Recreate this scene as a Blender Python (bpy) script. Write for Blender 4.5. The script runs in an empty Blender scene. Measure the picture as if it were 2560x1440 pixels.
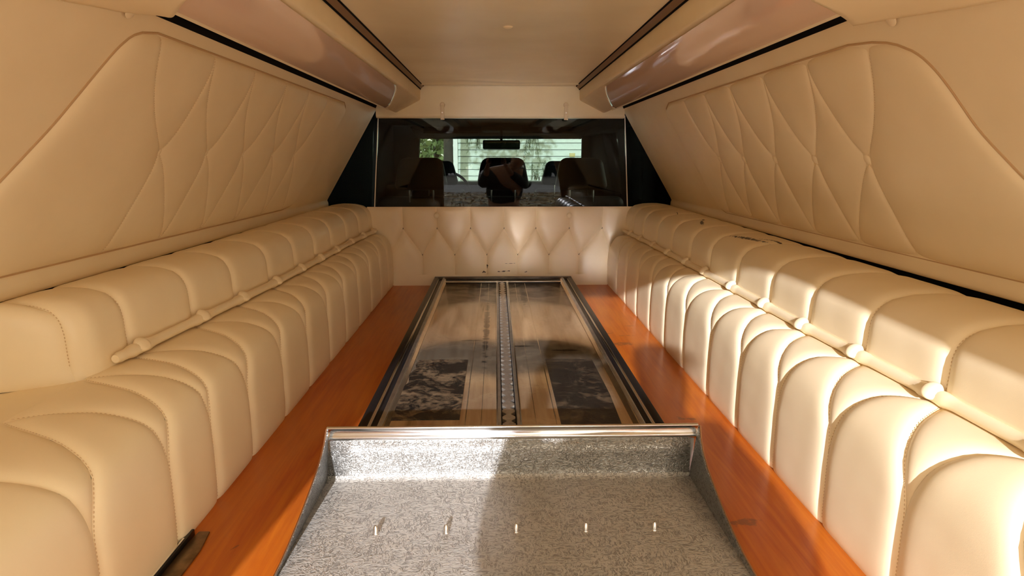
import bpy, bmesh, math, random
import numpy as np
from mathutils import Vector, Matrix
random.seed(7)
rng = np.random.default_rng(7)
S = bpy.context.scene
COL = S.collection

# ------------------------------------------------------------------ camera
H = 0.648
CAMP = Vector((-0.022, 0.0, H))
cam = bpy.data.cameras.new('camera')
cam.sensor_width = 36.0
cam.lens = 22.5
cam.clip_start = 0.02
cam_o = bpy.data.objects.new('camera', cam)
COL.objects.link(cam_o)
cam_o.location = CAMP
cam_o.rotation_euler = (math.pi / 2 - 0.1991978, 0, -0.0245007)
S.camera = cam_o

# ------------------------------------------------------------------ light and exposure
SUN_DIR = Vector((0.12, 1.0, -0.288)).normalized()
sun = bpy.data.lights.new('sun', 'SUN')
sun.energy = 8.2
sun.angle = 0.012
sun.color = (1.0, 1.0, 1.08)
sun_o = bpy.data.objects.new('sun', sun)
COL.objects.link(sun_o)
sun_o.rotation_euler = SUN_DIR.to_track_quat('-Z', 'Y').to_euler()
sun_o.location = (-2, -12, 5)
w = bpy.data.worlds.new('sky')
S.world = w
w.use_nodes = True
bgn = w.node_tree.nodes['Background']
bgn.inputs[0].default_value = (1.0, 0.89, 0.70, 1)
bgn.inputs[1].default_value = 4.15
S.view_settings.view_transform = 'Standard'
S.view_settings.look = 'None'
S.view_settings.gamma = 1.0
S.view_settings.use_curve_mapping = False
S.view_settings.exposure = 0.08
try:
    S.cycles.max_bounces = 14
    S.cycles.diffuse_bounces = 9
    S.cycles.glossy_bounces = 6
    S.cycles.blur_glossy = 0.0
    S.cycles.transparent_max_bounces = 12
    S.cycles.sample_clamp_indirect = 60.0
except Exception:
    pass

# ------------------------------------------------------------------ material helpers
def _new(name):
    m = bpy.data.materials.new(name)
    m.use_nodes = True
    nt = m.node_tree
    return m, nt, nt.nodes['Principled BSDF']

def N(nt, t, **kw):
    n = nt.nodes.new(t)
    for k, v in kw.items():
        if k.startswith('i_'):
            n.inputs[k[2:].replace('_', ' ')].default_value = v
        else:
            setattr(n, k, v)
    return n

def mth(nt, op, a, b=None, c=None):
    n = nt.nodes.new('ShaderNodeMath')
    n.operation = op
    for i, v in enumerate((a, b, c)):
        if v is None:
            continue
        if isinstance(v, (int, float)):
            n.inputs[i].default_value = v
        else:
            nt.links.new(v, n.inputs[i])
    return n.outputs[0]

def mixc(nt, fac, a, b):
    n = nt.nodes.new('ShaderNodeMix')
    n.data_type = 'RGBA'
    if isinstance(fac, (int, float)):
        n.inputs[0].default_value = fac
    else:
        nt.links.new(fac, n.inputs[0])
    for i, v in ((6, a), (7, b)):
        if isinstance(v, tuple):
            n.inputs[i].default_value = (*v, 1)
        else:
            nt.links.new(v, n.inputs[i])
    return n.outputs[2]

def noise(nt, scale, detail=3, rough=.55, stretch=(1, 1, 1), dist=0.0):
    tc = nt.nodes.new('ShaderNodeTexCoord')
    mp = nt.nodes.new('ShaderNodeMapping')
    mp.inputs['Scale'].default_value = stretch
    nt.links.new(tc.outputs['Object'], mp.inputs[0])
    n = nt.nodes.new('ShaderNodeTexNoise')
    n.inputs['Scale'].default_value = scale
    n.inputs['Detail'].default_value = detail
    n.inputs['Roughness'].default_value = rough
    n.inputs['Distortion'].default_value = dist
    nt.links.new(mp.outputs[0], n.inputs['Vector'])
    return n.outputs['Fac']

def ramp(nt, v, lo, hi):
    n = nt.nodes.new('ShaderNodeMapRange')
    nt.links.new(v, n.inputs[0])
    n.inputs[1].default_value = lo
    n.inputs[2].default_value = hi
    return n.outputs[0]

def bump(nt, bsdf, h, strength, dist):
    b = nt.nodes.new('ShaderNodeBump')
    b.inputs['Strength'].default_value = strength
    b.inputs['Distance'].default_value = dist
    nt.links.new(h, b.inputs['Height'])
    nt.links.new(b.outputs[0], bsdf.inputs['Normal'])

def spots(nt, marks, axes=(0, 1), nscale=120, namp=1.2):
    """soft-edged worn marks: (u, v, half length, half width, angle) in metres on the surface"""
    tc = nt.nodes.new('ShaderNodeTexCoord')
    sp = nt.nodes.new('ShaderNodeSeparateXYZ')
    nt.links.new(tc.outputs['Object'], sp.inputs[0])
    u, v = sp.outputs[axes[0]], sp.outputs[axes[1]]
    nz = noise(nt, nscale, 3)
    nz = mth(nt, 'MULTIPLY', mth(nt, 'SUBTRACT', nz, .45), namp * 4)
    tot = None
    for cu, cv, L, W, a in marks:
        du = mth(nt, 'SUBTRACT', u, cu)
        dv = mth(nt, 'SUBTRACT', v, cv)
        c, s = math.cos(a), math.sin(a)
        p = mth(nt, 'ADD', mth(nt, 'MULTIPLY', du, c / L), mth(nt, 'MULTIPLY', dv, s / L))
        q = mth(nt, 'ADD', mth(nt, 'MULTIPLY', du, -s / W), mth(nt, 'MULTIPLY', dv, c / W))
        r = mth(nt, 'ADD', mth(nt, 'MULTIPLY', p, p), mth(nt, 'MULTIPLY', q, q))
        r = mth(nt, 'ADD', r, nz)
        m = ramp(nt, r, 1.1, .5)
        tot = m if tot is None else mth(nt, 'MAXIMUM', tot, m)
    return tot

VINYL = (0.885, 0.765, 0.525)
def vinyl(name, col=VINYL, rough=.42, marks=None, axes=(0, 1), var=.06, mcol=(.03, .025, .03)):
    m, nt, b = _new(name)
    n1 = noise(nt, 5, 3)
    base = mixc(nt, ramp(nt, n1, .3, .7), col, tuple(c * (1 - var * k) for c, k in zip(col, (1, 1.3, 1.8))))
    if marks:
        base = mixc(nt, spots(nt, marks, axes), base, mcol)
    nt.links.new(base, b.inputs['Base Color'])
    b.inputs['Roughness'].default_value = rough
    b.inputs['Specular IOR Level'].default_value = .45
    bump(nt, b, noise(nt, 850, 2), .12, .0006)
    return m

def plain(name, col, rough=.5, metal=0.0, spec=.5, nz=None, bs=0):
    m, nt, b = _new(name)
    if nz:
        sc, amt = nz
        base = mixc(nt, ramp(nt, noise(nt, sc, 4), .3, .7), col, tuple(c * (1 - amt) for c in col))
        nt.links.new(base, b.inputs['Base Color'])
    else:
        b.inputs['Base Color'].default_value = (*col, 1)
    b.inputs['Roughness'].default_value = rough
    b.inputs['Metallic'].default_value = metal
    b.inputs['Specular IOR Level'].default_value = spec
    if bs:
        bump(nt, b, noise(nt, bs, 3), .4, .002)
    return m

M_VINYL = vinyl('cream_vinyl')
M_VWALL = vinyl('cream_vinyl_side', (0.87, 0.745, 0.505), .45)
M_CEIL = vinyl('cream_headliner', (0.93, 0.84, 0.61), .25)
_m, _nt, _b = M_CEIL, M_CEIL.node_tree, M_CEIL.node_tree.nodes['Principled BSDF']
bump(_nt, _b, noise(_nt, 3.0, 0, .4, (1, 1.3, 1), .3), .35, .01)
M_VRIGHT = vinyl('cream_vinyl_scuffed', marks=[(.735, 1.90, .10, .011, 1.75), (.79, 1.80, .09, .006, 1.95), (.735, 2.34, .07, .008, 1.3), (.765, 2.42, .04, .006, 1.3), (.75, 2.72, .03, .003, 1.4)])
M_PART = vinyl('cream_vinyl_front', (0.90, 0.76, 0.53), .3, marks=[(.02, .074, .034, .0035, .06), (-.088, .069, .010, .006, 0), (-.07, .10, .004, .012, 0), (.13, .07, .008, .005, .3), (.05, .115, .03, .0012, 0)], axes=(0, 2), mcol=(.05, .03, .02))
M_STITCH = plain('tan_thread', (.66, .50, .30), .8)
M_CREASE = plain('crease_shade', (.52, .35, .18), .7)  # darker tan stands for shade in the insert's outline crease
M_BLACK = plain('black_gap', (.004, .004, .004), .9, spec=.1)
M_CHROME = plain('chrome', (.75, .75, .74), .16, 1.0)
M_DULL = plain('dull_steel', (.55, .56, .55), .35, 1.0, nz=(30, .25))
M_PAINTED = plain('cream_painted_metal', (.78, .66, .45), .35)
M_DARKRAIL = plain('black_anodised', (.006, .006, .007), .30, 0.0, .25)
M_BROWNCH = plain('brown_channel', (.22, .12, .05), .5)

def wood():
    m, nt, b = _new('orange_wood_veneer')
    g = noise(nt, 7, 5, .6, (9, .5, 1), .6)
    g2 = noise(nt, 2.5, 2, .5, (2.5, .4, 1), 1.5)
    c = mixc(nt, ramp(nt, g, .3, .72), (.50, .130, .008), (.34, .055, .0035))
    c = mixc(nt, mth(nt, 'MULTIPLY', ramp(nt, g2, .35, .8), .5), c, (.54, .20, .03))
    mk = spots(nt, [(.43, 2.19, .05, .02, .1), (.46, 2.30, .03, .006, 0), (.50, 2.44, .02, .005, 0), (.395, 2.33, .03, .006, .2), (.455, 1.52, .04, .009, -.2), (.425, 1.44, .02, .02, 0), (.425, 1.045, .035, .012, .1), (-.47, .99, .015, .002, 1.0)], nscale=60)
    c = mixc(nt, mth(nt, 'MULTIPLY', mk, .6), c, (.12, .05, .02))
    nt.links.new(c, b.inputs['Base Color'])
    b.inputs['Roughness'].default_value = .3
    b.inputs['Specular IOR Level'].default_value = .22
    b.inputs['Coat Weight'].default_value = .06
    b.inputs['Coat Roughness'].default_value = .18
    bump(nt, b, g, .08, .002)
    return m
M_WOOD = wood()

def plate_metal():
    m, nt, b = _new('streaked_steel_plate')
    s1 = noise(nt, 9, 5, .6, (6, .35, 1), .3)
    s2 = noise(nt, 6, 6, .65, (1, 1, 1), 1.2)
    s3 = noise(nt, 60, 5, .7, (1, 1, 1), .4)
    c = mixc(nt, ramp(nt, s1, .35, .68), (.70, .57, .40), (.52, .39, .25))
    c = mixc(nt, mth(nt, 'MULTIPLY', ramp(nt, s2, .5, .66), .75), c, (.78, .66, .48))
    c = mixc(nt, mth(nt, 'MULTIPLY', ramp(nt, mth(nt, 'MULTIPLY', s2, s3), .30, .42), .3), c, (.10, .07, .045))
    mk = spots(nt, [(.0, 3.06, .27, .035, 0), (-.14, 3.0, .02, .15, 0), (.10, 2.9, .015, .28, 0), (-.06, 2.3, .012, .5, 0), (.20, 2.0, .06, .012, 0), (.06, 2.05, .05, .01, 0), (-.10, 2.12, .05, .008, 0)], nscale=30, namp=1.0)
    c = mixc(nt, mth(nt, 'MULTIPLY', mk, .7), c, (.05, .04, .03))
    nt.links.new(c, b.inputs['Base Color'])
    b.inputs['Metallic'].default_value = .85
    r = nt.nodes.new('ShaderNodeMapRange')
    nt.links.new(s2, r.inputs[0])
    r.inputs[1].default_value = .3; r.inputs[2].default_value = .7
    r.inputs[3].default_value = .075; r.inputs[4].default_value = .17
    nt.links.new(r.outputs[0], b.inputs['Roughness'])
    bump(nt, b, mth(nt, 'ADD', mth(nt, 'MULTIPLY', noise(nt, 4, 3, .5, (1, 1, 1), 1.5), .8), mth(nt, 'MULTIPLY', s3, .02)), .05, .004)
    return m
M_PLATE = plate_metal()

def mat_rubber(name, lo, hi):
    m, nt, b = _new(name)
    s = noise(nt, 14, 7, .7, (1, 1, 1), .8)
    s2 = noise(nt, 55, 5, .7)
    f = ramp(nt, mth(nt, 'ADD', mth(nt, 'MULTIPLY', s, .7), mth(nt, 'MULTIPLY', s2, .3)), lo, hi)
    c = mixc(nt, f, (.006, .006, .006), (.17, .12, .07))
    nt.links.new(c, b.inputs['Base Color'])
    b.inputs['Roughness'].default_value = .38
    bump(nt, b, s, .5, .004)
    return m
M_RUB1 = mat_rubber('flaking_black_rubber', .47, .60)
M_RUB2 = mat_rubber('smooth_black_rubber', .50, .74)

def grained(name, col, rough, metal):
    m, nt, b = _new(name)
    tc = nt.nodes.new('ShaderNodeTexCoord')
    mp = nt.nodes.new('ShaderNodeMapping')
    mp.inputs['Scale'].default_value = (1.0, .42, 1.0)
    nt.links.new(tc.outputs['Object'], mp.inputs[0])
    n = nt.nodes.new('ShaderNodeTexNoise')
    n.inputs['Scale'].default_value = 260
    n.inputs['Detail'].default_value = 1.5
    n.inputs['Distortion'].default_value = 1.2
    nt.links.new(mp.outputs[0], n.inputs['Vector'])
    mp2 = nt.nodes.new('ShaderNodeMapping')
    mp2.inputs['Scale'].default_value = (.42, 1, 1.3)
    nt.links.new(tc.outputs['Object'], mp2.inputs[0])
    n2 = nt.nodes.new('ShaderNodeTexNoise')
    n2.inputs['Scale'].default_value = 260
    n2.inputs['Detail'].default_value = 1.5
    n2.inputs['Distortion'].default_value = 1.2
    nt.links.new(mp2.outputs[0], n2.inputs['Vector'])
    sel = ramp(nt, noise(nt, 45, 1), .47, .53)
    mx = nt.nodes.new('ShaderNodeMix')
    nt.links.new(sel, mx.inputs[0]); nt.links.new(n.outputs[0], mx.inputs[2]); nt.links.new(n2.outputs[0], mx.inputs[3])
    h = mx.outputs[0]
    st = noise(nt, 7, 4, .6)
    c = mixc(nt, ramp(nt, h, .38, .55), tuple(x * .5 for x in col), col)
    c = mixc(nt, mth(nt, 'MULTIPLY', ramp(nt, st, .4, .7), .3), c, tuple(x * .6 for x in col))
    nt.links.new(c, b.inputs['Base Color'])
    b.inputs['Roughness'].default_value = rough
    b.inputs['Metallic'].default_value = metal
    bump(nt, b, ramp(nt, h, .35, .6), .75, .0012)
    return m
M_GRAIN = grained('leather_grain_steel', (.44, .415, .37), .40, .10)
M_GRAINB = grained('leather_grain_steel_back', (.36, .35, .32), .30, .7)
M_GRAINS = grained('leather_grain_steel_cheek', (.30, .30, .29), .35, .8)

def acrylic():
    m, nt, b = _new('mauve_acrylic')
    b.inputs['Base Color'].default_value = (.74, .56, .44, 1)
    b.inputs['Roughness'].default_value = .05
    b.inputs['Specular IOR Level'].default_value = .6
    b.inputs['Coat Weight'].default_value = .2
    b.inputs['Coat Roughness'].default_value = .02
    return m
M_ACRYL = acrylic()

def glass(name, tint, ior=1.5):
    m = bpy.data.materials.new(name)
    m.use_nodes = True
    nt = m.node_tree
    nt.nodes.clear()
    o = nt.nodes.new('ShaderNodeOutputMaterial')
    t = nt.nodes.new('ShaderNodeBsdfTransparent')
    t.inputs[0].default_value = (*tint, 1)
    g = nt.nodes.new('ShaderNodeBsdfGlossy')
    g.inputs['Roughness'].default_value = 0.0
    f = nt.nodes.new('ShaderNodeFresnel')
    f.inputs[0].default_value = ior
    mx = nt.nodes.new('ShaderNodeMixShader')
    nt.links.new(f.outputs[0], mx.inputs[0])
    nt.links.new(t.outputs[0], mx.inputs[1])
    nt.links.new(g.outputs[0], mx.inputs[2])
    nt.links.new(mx.outputs[0], o.inputs[0])
    return m
M_GLASS = glass('partition_glass', (.54, .58, .57), 1.33)
M_WSHIELD = glass('windscreen_glass', (.86, .92, .90), 1.15)
M_CAB = plain('dark_cab_trim', (.004, .004, .0045), .9, spec=.08)
M_LINER = plain('dark_headliner', (.022, .024, .022), .9, spec=.1)
M_SEAT = plain('black_seat_leather', (.005, .005, .006), .5, spec=.2)
M_SEATBL = plain('navy_seat_leather', (.008, .018, .045), .5, spec=.3)

# ------------------------------------------------------------------ object helpers
def tag(o, label=None, cat=None, group=None, kind=None):
    if label: o['label'] = label
    if cat: o['category'] = cat
    if group: o['group'] = group
    if kind: o['kind'] = kind
    return o

def empty(name, loc=(0, 0, 0)):
    o = bpy.data.objects.new(name, None)
    o.empty_display_size = .05
    COL.objects.link(o)
    o.location = loc
    return o

def link(name, me, mat, parent=None):
    if mat is not None:
        me.materials.append(mat)
    o = bpy.data.objects.new(name, me)
    COL.objects.link(o)
    if parent is not None:
        o.parent = parent
        o.matrix_parent_inverse = Matrix.Translation(-Vector(parent.location))
    return o

def mesh(name, V, F, mat, parent=None, smooth=False, normals=None):
    me = bpy.data.meshes.new(name)
    me.from_pydata([tuple(map(float, v)) for v in V], [], F)
    me.update()
    if smooth:
        me.polygons.foreach_set('use_smooth', [True] * len(me.polygons))
    if normals is not None:
        me.normals_split_custom_set_from_vertices([tuple(map(float, n)) for n in normals])
    return link(name, me, mat, parent)

class MB:
    def __init__(s):
        s.V = []; s.F = []
    def box(s, a, b):
        (x0, y0, z0), (x1, y1, z1) = a, b
        k = len(s.V)
        s.V += [(x0, y0, z0), (x1, y0, z0), (x1, y1, z0), (x0, y1, z0), (x0, y0, z1), (x1, y0, z1), (x1, y1, z1), (x0, y1, z1)]
        s.F += [tuple(k + i for i in f) for f in ((0, 3, 2, 1), (4, 5, 6, 7), (0, 1, 5, 4), (1, 2, 6, 5), (2, 3, 7, 6), (3, 0, 4, 7))]
    def tube(s, pts, rad, n=8, cap=True):
        pts = [Vector(p) for p in pts]
        if not hasattr(rad, '__len__'): rad = [rad] * len(pts)
        k0 = len(s.V)
        up = Vector((0, 0, 1))
        for i, p in enumerate(pts):
            t = (pts[min(i + 1, len(pts) - 1)] - pts[max(i - 1, 0)]).normalized()
            a = up if abs(t.dot(up)) < .95 else Vector((1, 0, 0))
            u = t.cross(a).normalized(); v = u.cross(t).normalized()
            for j in range(n):
                th = 2 * math.pi * j / n
                s.V.append(tuple(p + (u * math.cos(th) + v * math.sin(th)) * rad[i]))
        for i in range(len(pts) - 1):
            for j in range(n):
                a = k0 + i * n + j; b = k0 + i * n + (j + 1) % n
                s.F.append((a, b, b + n, a + n))
        if cap:
            s.F.append(tuple(k0 + j for j in range(n))[::-1])
            s.F.append(tuple(k0 + (len(pts) - 1) * n + j for j in range(n)))
    def prism(s, poly, axis, a, b):
        """poly of 2-D points extruded along axis ('x','y','z') from a to b"""
        k = len(s.V); n = len(poly)
        for h in (a, b):
            for (p, q) in poly:
                s.V.append({'x': (h, p, q), 'y': (p, h, q), 'z': (p, q, h)}[axis])
        s.F.append(tuple(range(k, k + n))); s.F.append(tuple(range(k + n, k + 2 * n))[::-1])
        for i in range(n):
            j = (i + 1) % n
            s.F.append((k + i, k + n + i, k + n + j, k + j))
    def build(s, name, mat, parent=None, smooth=False, bevel=0, seg=2):
        me = bpy.data.meshes.new(name)
        me.from_pydata(s.V, [], s.F)
        bm = bmesh.new(); bm.from_mesh(me)
        bmesh.ops.recalc_face_normals(bm, faces=bm.faces)
        if bevel:
            ed = [e for e in bm.edges if len(e.link_faces) == 2 and e.calc_face_angle(0) > .5]
            bmesh.ops.bevel(bm, geom=ed, offset=bevel, segments=seg, affect='EDGES', profile=.5, clamp_overlap=True)
        bm.to_mesh(me); bm.free()
        if smooth or bevel:
            me.polygons.foreach_set('use_smooth', [True] * len(me.polygons))
            me.set_sharp_from_angle(angle=math.radians(40)) if hasattr(me, 'set_sharp_from_angle') else None
        return link(name, me, mat, parent)

def dome_mesh(r, h, n=20, rings=6, rimdrop=.004):
    V = [(0, 0, h)]; F = []
    for i in range(1, rings + 1):
        a = math.pi / 2 * i / rings
        for j in range(n):
            t = 2 * math.pi * j / n
            V.append((r * math.sin(a) * math.cos(t), r * math.sin(a) * math.sin(t), h * math.cos(a)))
    for j in range(n):
        t = 2 * math.pi * j / n
        V.append((r * .97 * math.cos(t), r * .97 * math.sin(t), -rimdrop))
    for j in range(n):
        F.append((0, 1 + j, 1 + (j + 1) % n))
    for i in range(rings):
        for j in range(n):
            a = 1 + i * n + j; b = 1 + i * n + (j + 1) % n
            F.append((a, a + n, b + n, b))
    return V, F

def place_dome(name, me, mat, parent, p, nrm):
    if mat and not me.materials:
        me.materials.append(mat)
    o = bpy.data.objects.new(name, me)
    COL.objects.link(o)
    q = Vector(nrm).to_track_quat('Z', 'Y').to_matrix().to_4x4()
    o.parent = parent
    o.matrix_parent_inverse = Matrix.Translation(-Vector(parent.location)) if parent else Matrix()
    o.matrix_basis = Matrix.Translation(Vector(p)) @ q
    return o

def newmesh(name, VF, smooth=True):
    me = bpy.data.meshes.new(name)
    me.from_pydata(VF[0], [], VF[1]); me.update()
    if smooth:
        me.polygons.foreach_set('use_smooth', [True] * len(me.polygons))
    return me

# ------------------------------------------------------------------ upholstery
def cosp(n):
    return (1 - np.cos(np.pi * np.linspace(0, 1, n))) / 2

def surf_normals(P):
    gu = np.gradient(P, axis=0); gv = np.gradient(P, axis=1)
    n = np.cross(gu, gv)
    l = np.linalg.norm(n, axis=2, keepdims=True)
    return n / np.maximum(l, 1e-9)

def dist_poly(Y, Sg, py, ps):
    d = np.full(Y.shape, 1e9)
    for i in range(len(py) - 1):
        ay, as_, by, bs = py[i], ps[i], py[i + 1], ps[i + 1]
        dy, ds = by - ay, bs - as_
        L = dy * dy + ds * ds + 1e-12
        t = np.clip(((Y - ay) * dy + (Sg - as_) * ds) / L, 0, 1)
        d = np.minimum(d, np.hypot(Y - ay - t * dy, Sg - as_ - t * ds))
    return d

def patch(name, parent, mat, base, inward, ylo, yhi, s0, s1, nu=20, nv=34, puff=.013, lam=.012, top=None, bot=None, sgrid=None, out=None):
    """one padded piece between two seams; base(y,s)->P, inward(P)->unit normals pointing into the room"""
    u = cosp(nu)
    s = sgrid if sgrid is not None else s0 + (s1 - s0) * cosp(nv)
    nv = len(s)
    lo, hi = ylo(s), yhi(s)
    Y = lo[None, :] + (hi - lo)[None, :] * u[:, None]
    Sg = np.repeat(s[None, :], nu, 0)
    B = base(Y, Sg)
    nb = inward(Y, Sg)
    sd = np.linspace(s0, s1, 40)
    f = (1 - np.exp(-dist_poly(Y, Sg, ylo(sd), sd) / lam)) * (1 - np.exp(-dist_poly(Y, Sg, yhi(sd), sd) / lam))
    if top: f = f * (1 - (1 - top[0]) * np.exp(-(Sg - s0) / top[1]))
    if bot: f = f * (1 - (1 - bot[0]) * np.exp(-(s1 - Sg) / bot[1]))
    wr = np.sin(Y * 61 + Sg * 37) * np.sin(Sg * 53 - Y * 23) * .0002
    P = B + nb * (puff * f + wr * f)[..., None]
    V = P.reshape(-1, 3)
    F = []
    for i in range(nu - 1):
        for j in range(nv - 1):
            a = i * nv + j
            F.append((a, a + 1, a + nv + 1, a + nv))
    # wind so that faces look inward
    m = (nu // 2, nv // 2)
    nn = surf_normals(P)[m]
    if float(np.dot(nn, nb[m])) > 0:
        F = [f_[::-1] for f_ in F]
    return mesh(name, V, F, mat, parent, smooth=True)

def stitches(name, parent, mat, lines, gap=.0062, ln=.0034, wd=.0008):
    """lines: list of (points Nx3, normals Nx3): short thread dashes laid along each seam"""
    V = []; F = []
    for P, Nn in lines:
        seg = np.linalg.norm(np.diff(P, axis=0), axis=1)
        cum = np.concatenate([[0], np.cumsum(seg)])
        if cum[-1] < .02: continue
        for t in np.arange(.005, cum[-1] - ln, gap):
            p = np.array([np.interp(t, cum, P[:, k]) for k in range(3)])
            q = np.array([np.interp(t + ln, cum, P[:, k]) for k in range(3)])
            n = np.array([np.interp(t, cum, Nn[:, k]) for k in range(3)])
            d = q - p
            sd = np.cross(d, n); sd = sd / (np.linalg.norm(sd) + 1e-9) * wd
            k = len(V)
            V += [p - sd, p + sd, q + sd, q - sd, (p + q) / 2 + n * wd * 1.4]
            F += [(k, k + 1, k + 4), (k + 1, k + 2, k + 4), (k + 2, k + 3, k + 4), (k + 3, k, k + 4)]
    o = mesh(name, V, F, mat, parent)
    o['kind'] = 'stuff'
    return o

def interp_profile(pts, n=200):
    pts = np.array(pts, float)
    d = np.concatenate([[0], np.cumsum(np.linalg.norm(np.diff(pts, axis=0), axis=1))])
    ts = np.linspace(0, d[-1], n)
    X = np.interp(ts, d, pts[:, 0]); Z = np.interp(ts, d, pts[:, 1])
    k = np.hanning(15); k /= k.sum()
    def sm(a):
        p = np.concatenate([2 * a[0] - a[7:0:-1], a, 2 * a[-1] - a[-2:-9:-1]])
        return np.convolve(p, k, 'valid')
    return ts, sm(X), sm(Z)

RAIL_Z = .284
RAILS = {
    +1: (np.array([0., .933, 1.35, 2.0, 2.7, 3.3]), np.array([.672, .669, .660, .662, .655, .640])),
    -1: (np.array([0., 1.14, 1.45, 1.88, 2.34, 2.8, 3.05, 3.3]), np.array([.74, .733, .715, .690, .681, .675, .664, .650])),
}
BUTTONS = {
    +1: [.30, .51, .72, .933, 1.146, 1.352, 1.559, 1.789, 2.032, 2.235, 2.468, 2.695, 2.925, 3.118],
    -1: [.46, .68, .90, 1.085, 1.215, 1.450, 1.660, 1.885, 2.116, 2.339, 2.567, 2.816, 3.036, 3.225],
}
LOW_T, LOW_X, LOW_Z = interp_profile([(.80, .262), (.72, .266), (.668, .268), (.63, .268), (.602, .262), (.584, .245), (.573, .222), (.568, .19), (.566, .12), (.566, .05), (.567, -.004)])
LOW_OFF = .132            # arc length hidden under the upper cushion
UP_T, UP_X, UP_Z = interp_profile([(.668, .262), (.681, .285), (.683, .32), (.684, .352), (.692, .378), (.712, .394), (.75, .402), (.80, .404), (.855, .396), (.885, .380), (.94, .352)])
LOW_L = LOW_T[-1] - LOW_OFF
UP_L = UP_T[-1]

def rail_x(side, y):
    return np.interp(y, *RAILS[side])

def up_rail_x(side, y):
    x = rail_x(side, y)
    if side < 0:
        x = x + np.interp(y, [.7, .95, 1.04, 1.085, 1.12], [.17, .16, .12, .02, 0])
    return x

def low_base(side):
    def f(Y, Sg):
        x = np.interp(Sg + LOW_OFF, LOW_T, LOW_X); z = np.interp(Sg + LOW_OFF, LOW_T, LOW_Z)
        fall = np.clip(1 - Sg / .12, 0, 1.0)
        fall = fall * fall * (3 - 2 * fall)
        x = x + (rail_x(side, Y) - .655) * fall
        return np.stack([side * x, Y + 0 * x, z + 0 * Y], -1)
    return f

def up_base(side):
    def f(Y, Sg):
        x = np.interp(Sg, UP_T, UP_X); z = np.interp(Sg, UP_T, UP_Z)
        rx = up_rail_x(side, Y) + .013
        x = rx + (x - .681) * (.935 - rx) / (.935 - .681)
        dz = np.interp(Y, [.8, 1.9, 3.3], [-.012 if side > 0 else -.004, 0, .012])
        z = z + dz * np.clip((z - .30) / .09, 0, 1)
        return np.stack([side * x, Y + 0 * x, z + 0 * Y], -1)
    return f

def inward_fn(base, side):
    e = 1e-3
    def f(Y, Sg):
        n = np.cross(base(Y + e, Sg) - base(Y - e, Sg), base(Y, Sg + e) - base(Y, Sg - e))
        n = n / np.maximum(np.linalg.norm(n, axis=-1, keepdims=True), 1e-12)
        sgn = np.where(n[..., 0] * (-side) + n[..., 2] * .9 < 0, -1.0, 1.0)
        return n * sgn[..., None]
    return f

def const(v):
    return lambda s: np.full_like(np.asarray(s, float), v)

BTN = newmesh('button', dome_mesh(.0160, .006))
BTN_S = newmesh('button_small', dome_mesh(.0135, .006))
BTN_P = newmesh('plug', dome_mesh(.0105, .003, rimdrop=.001))

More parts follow.
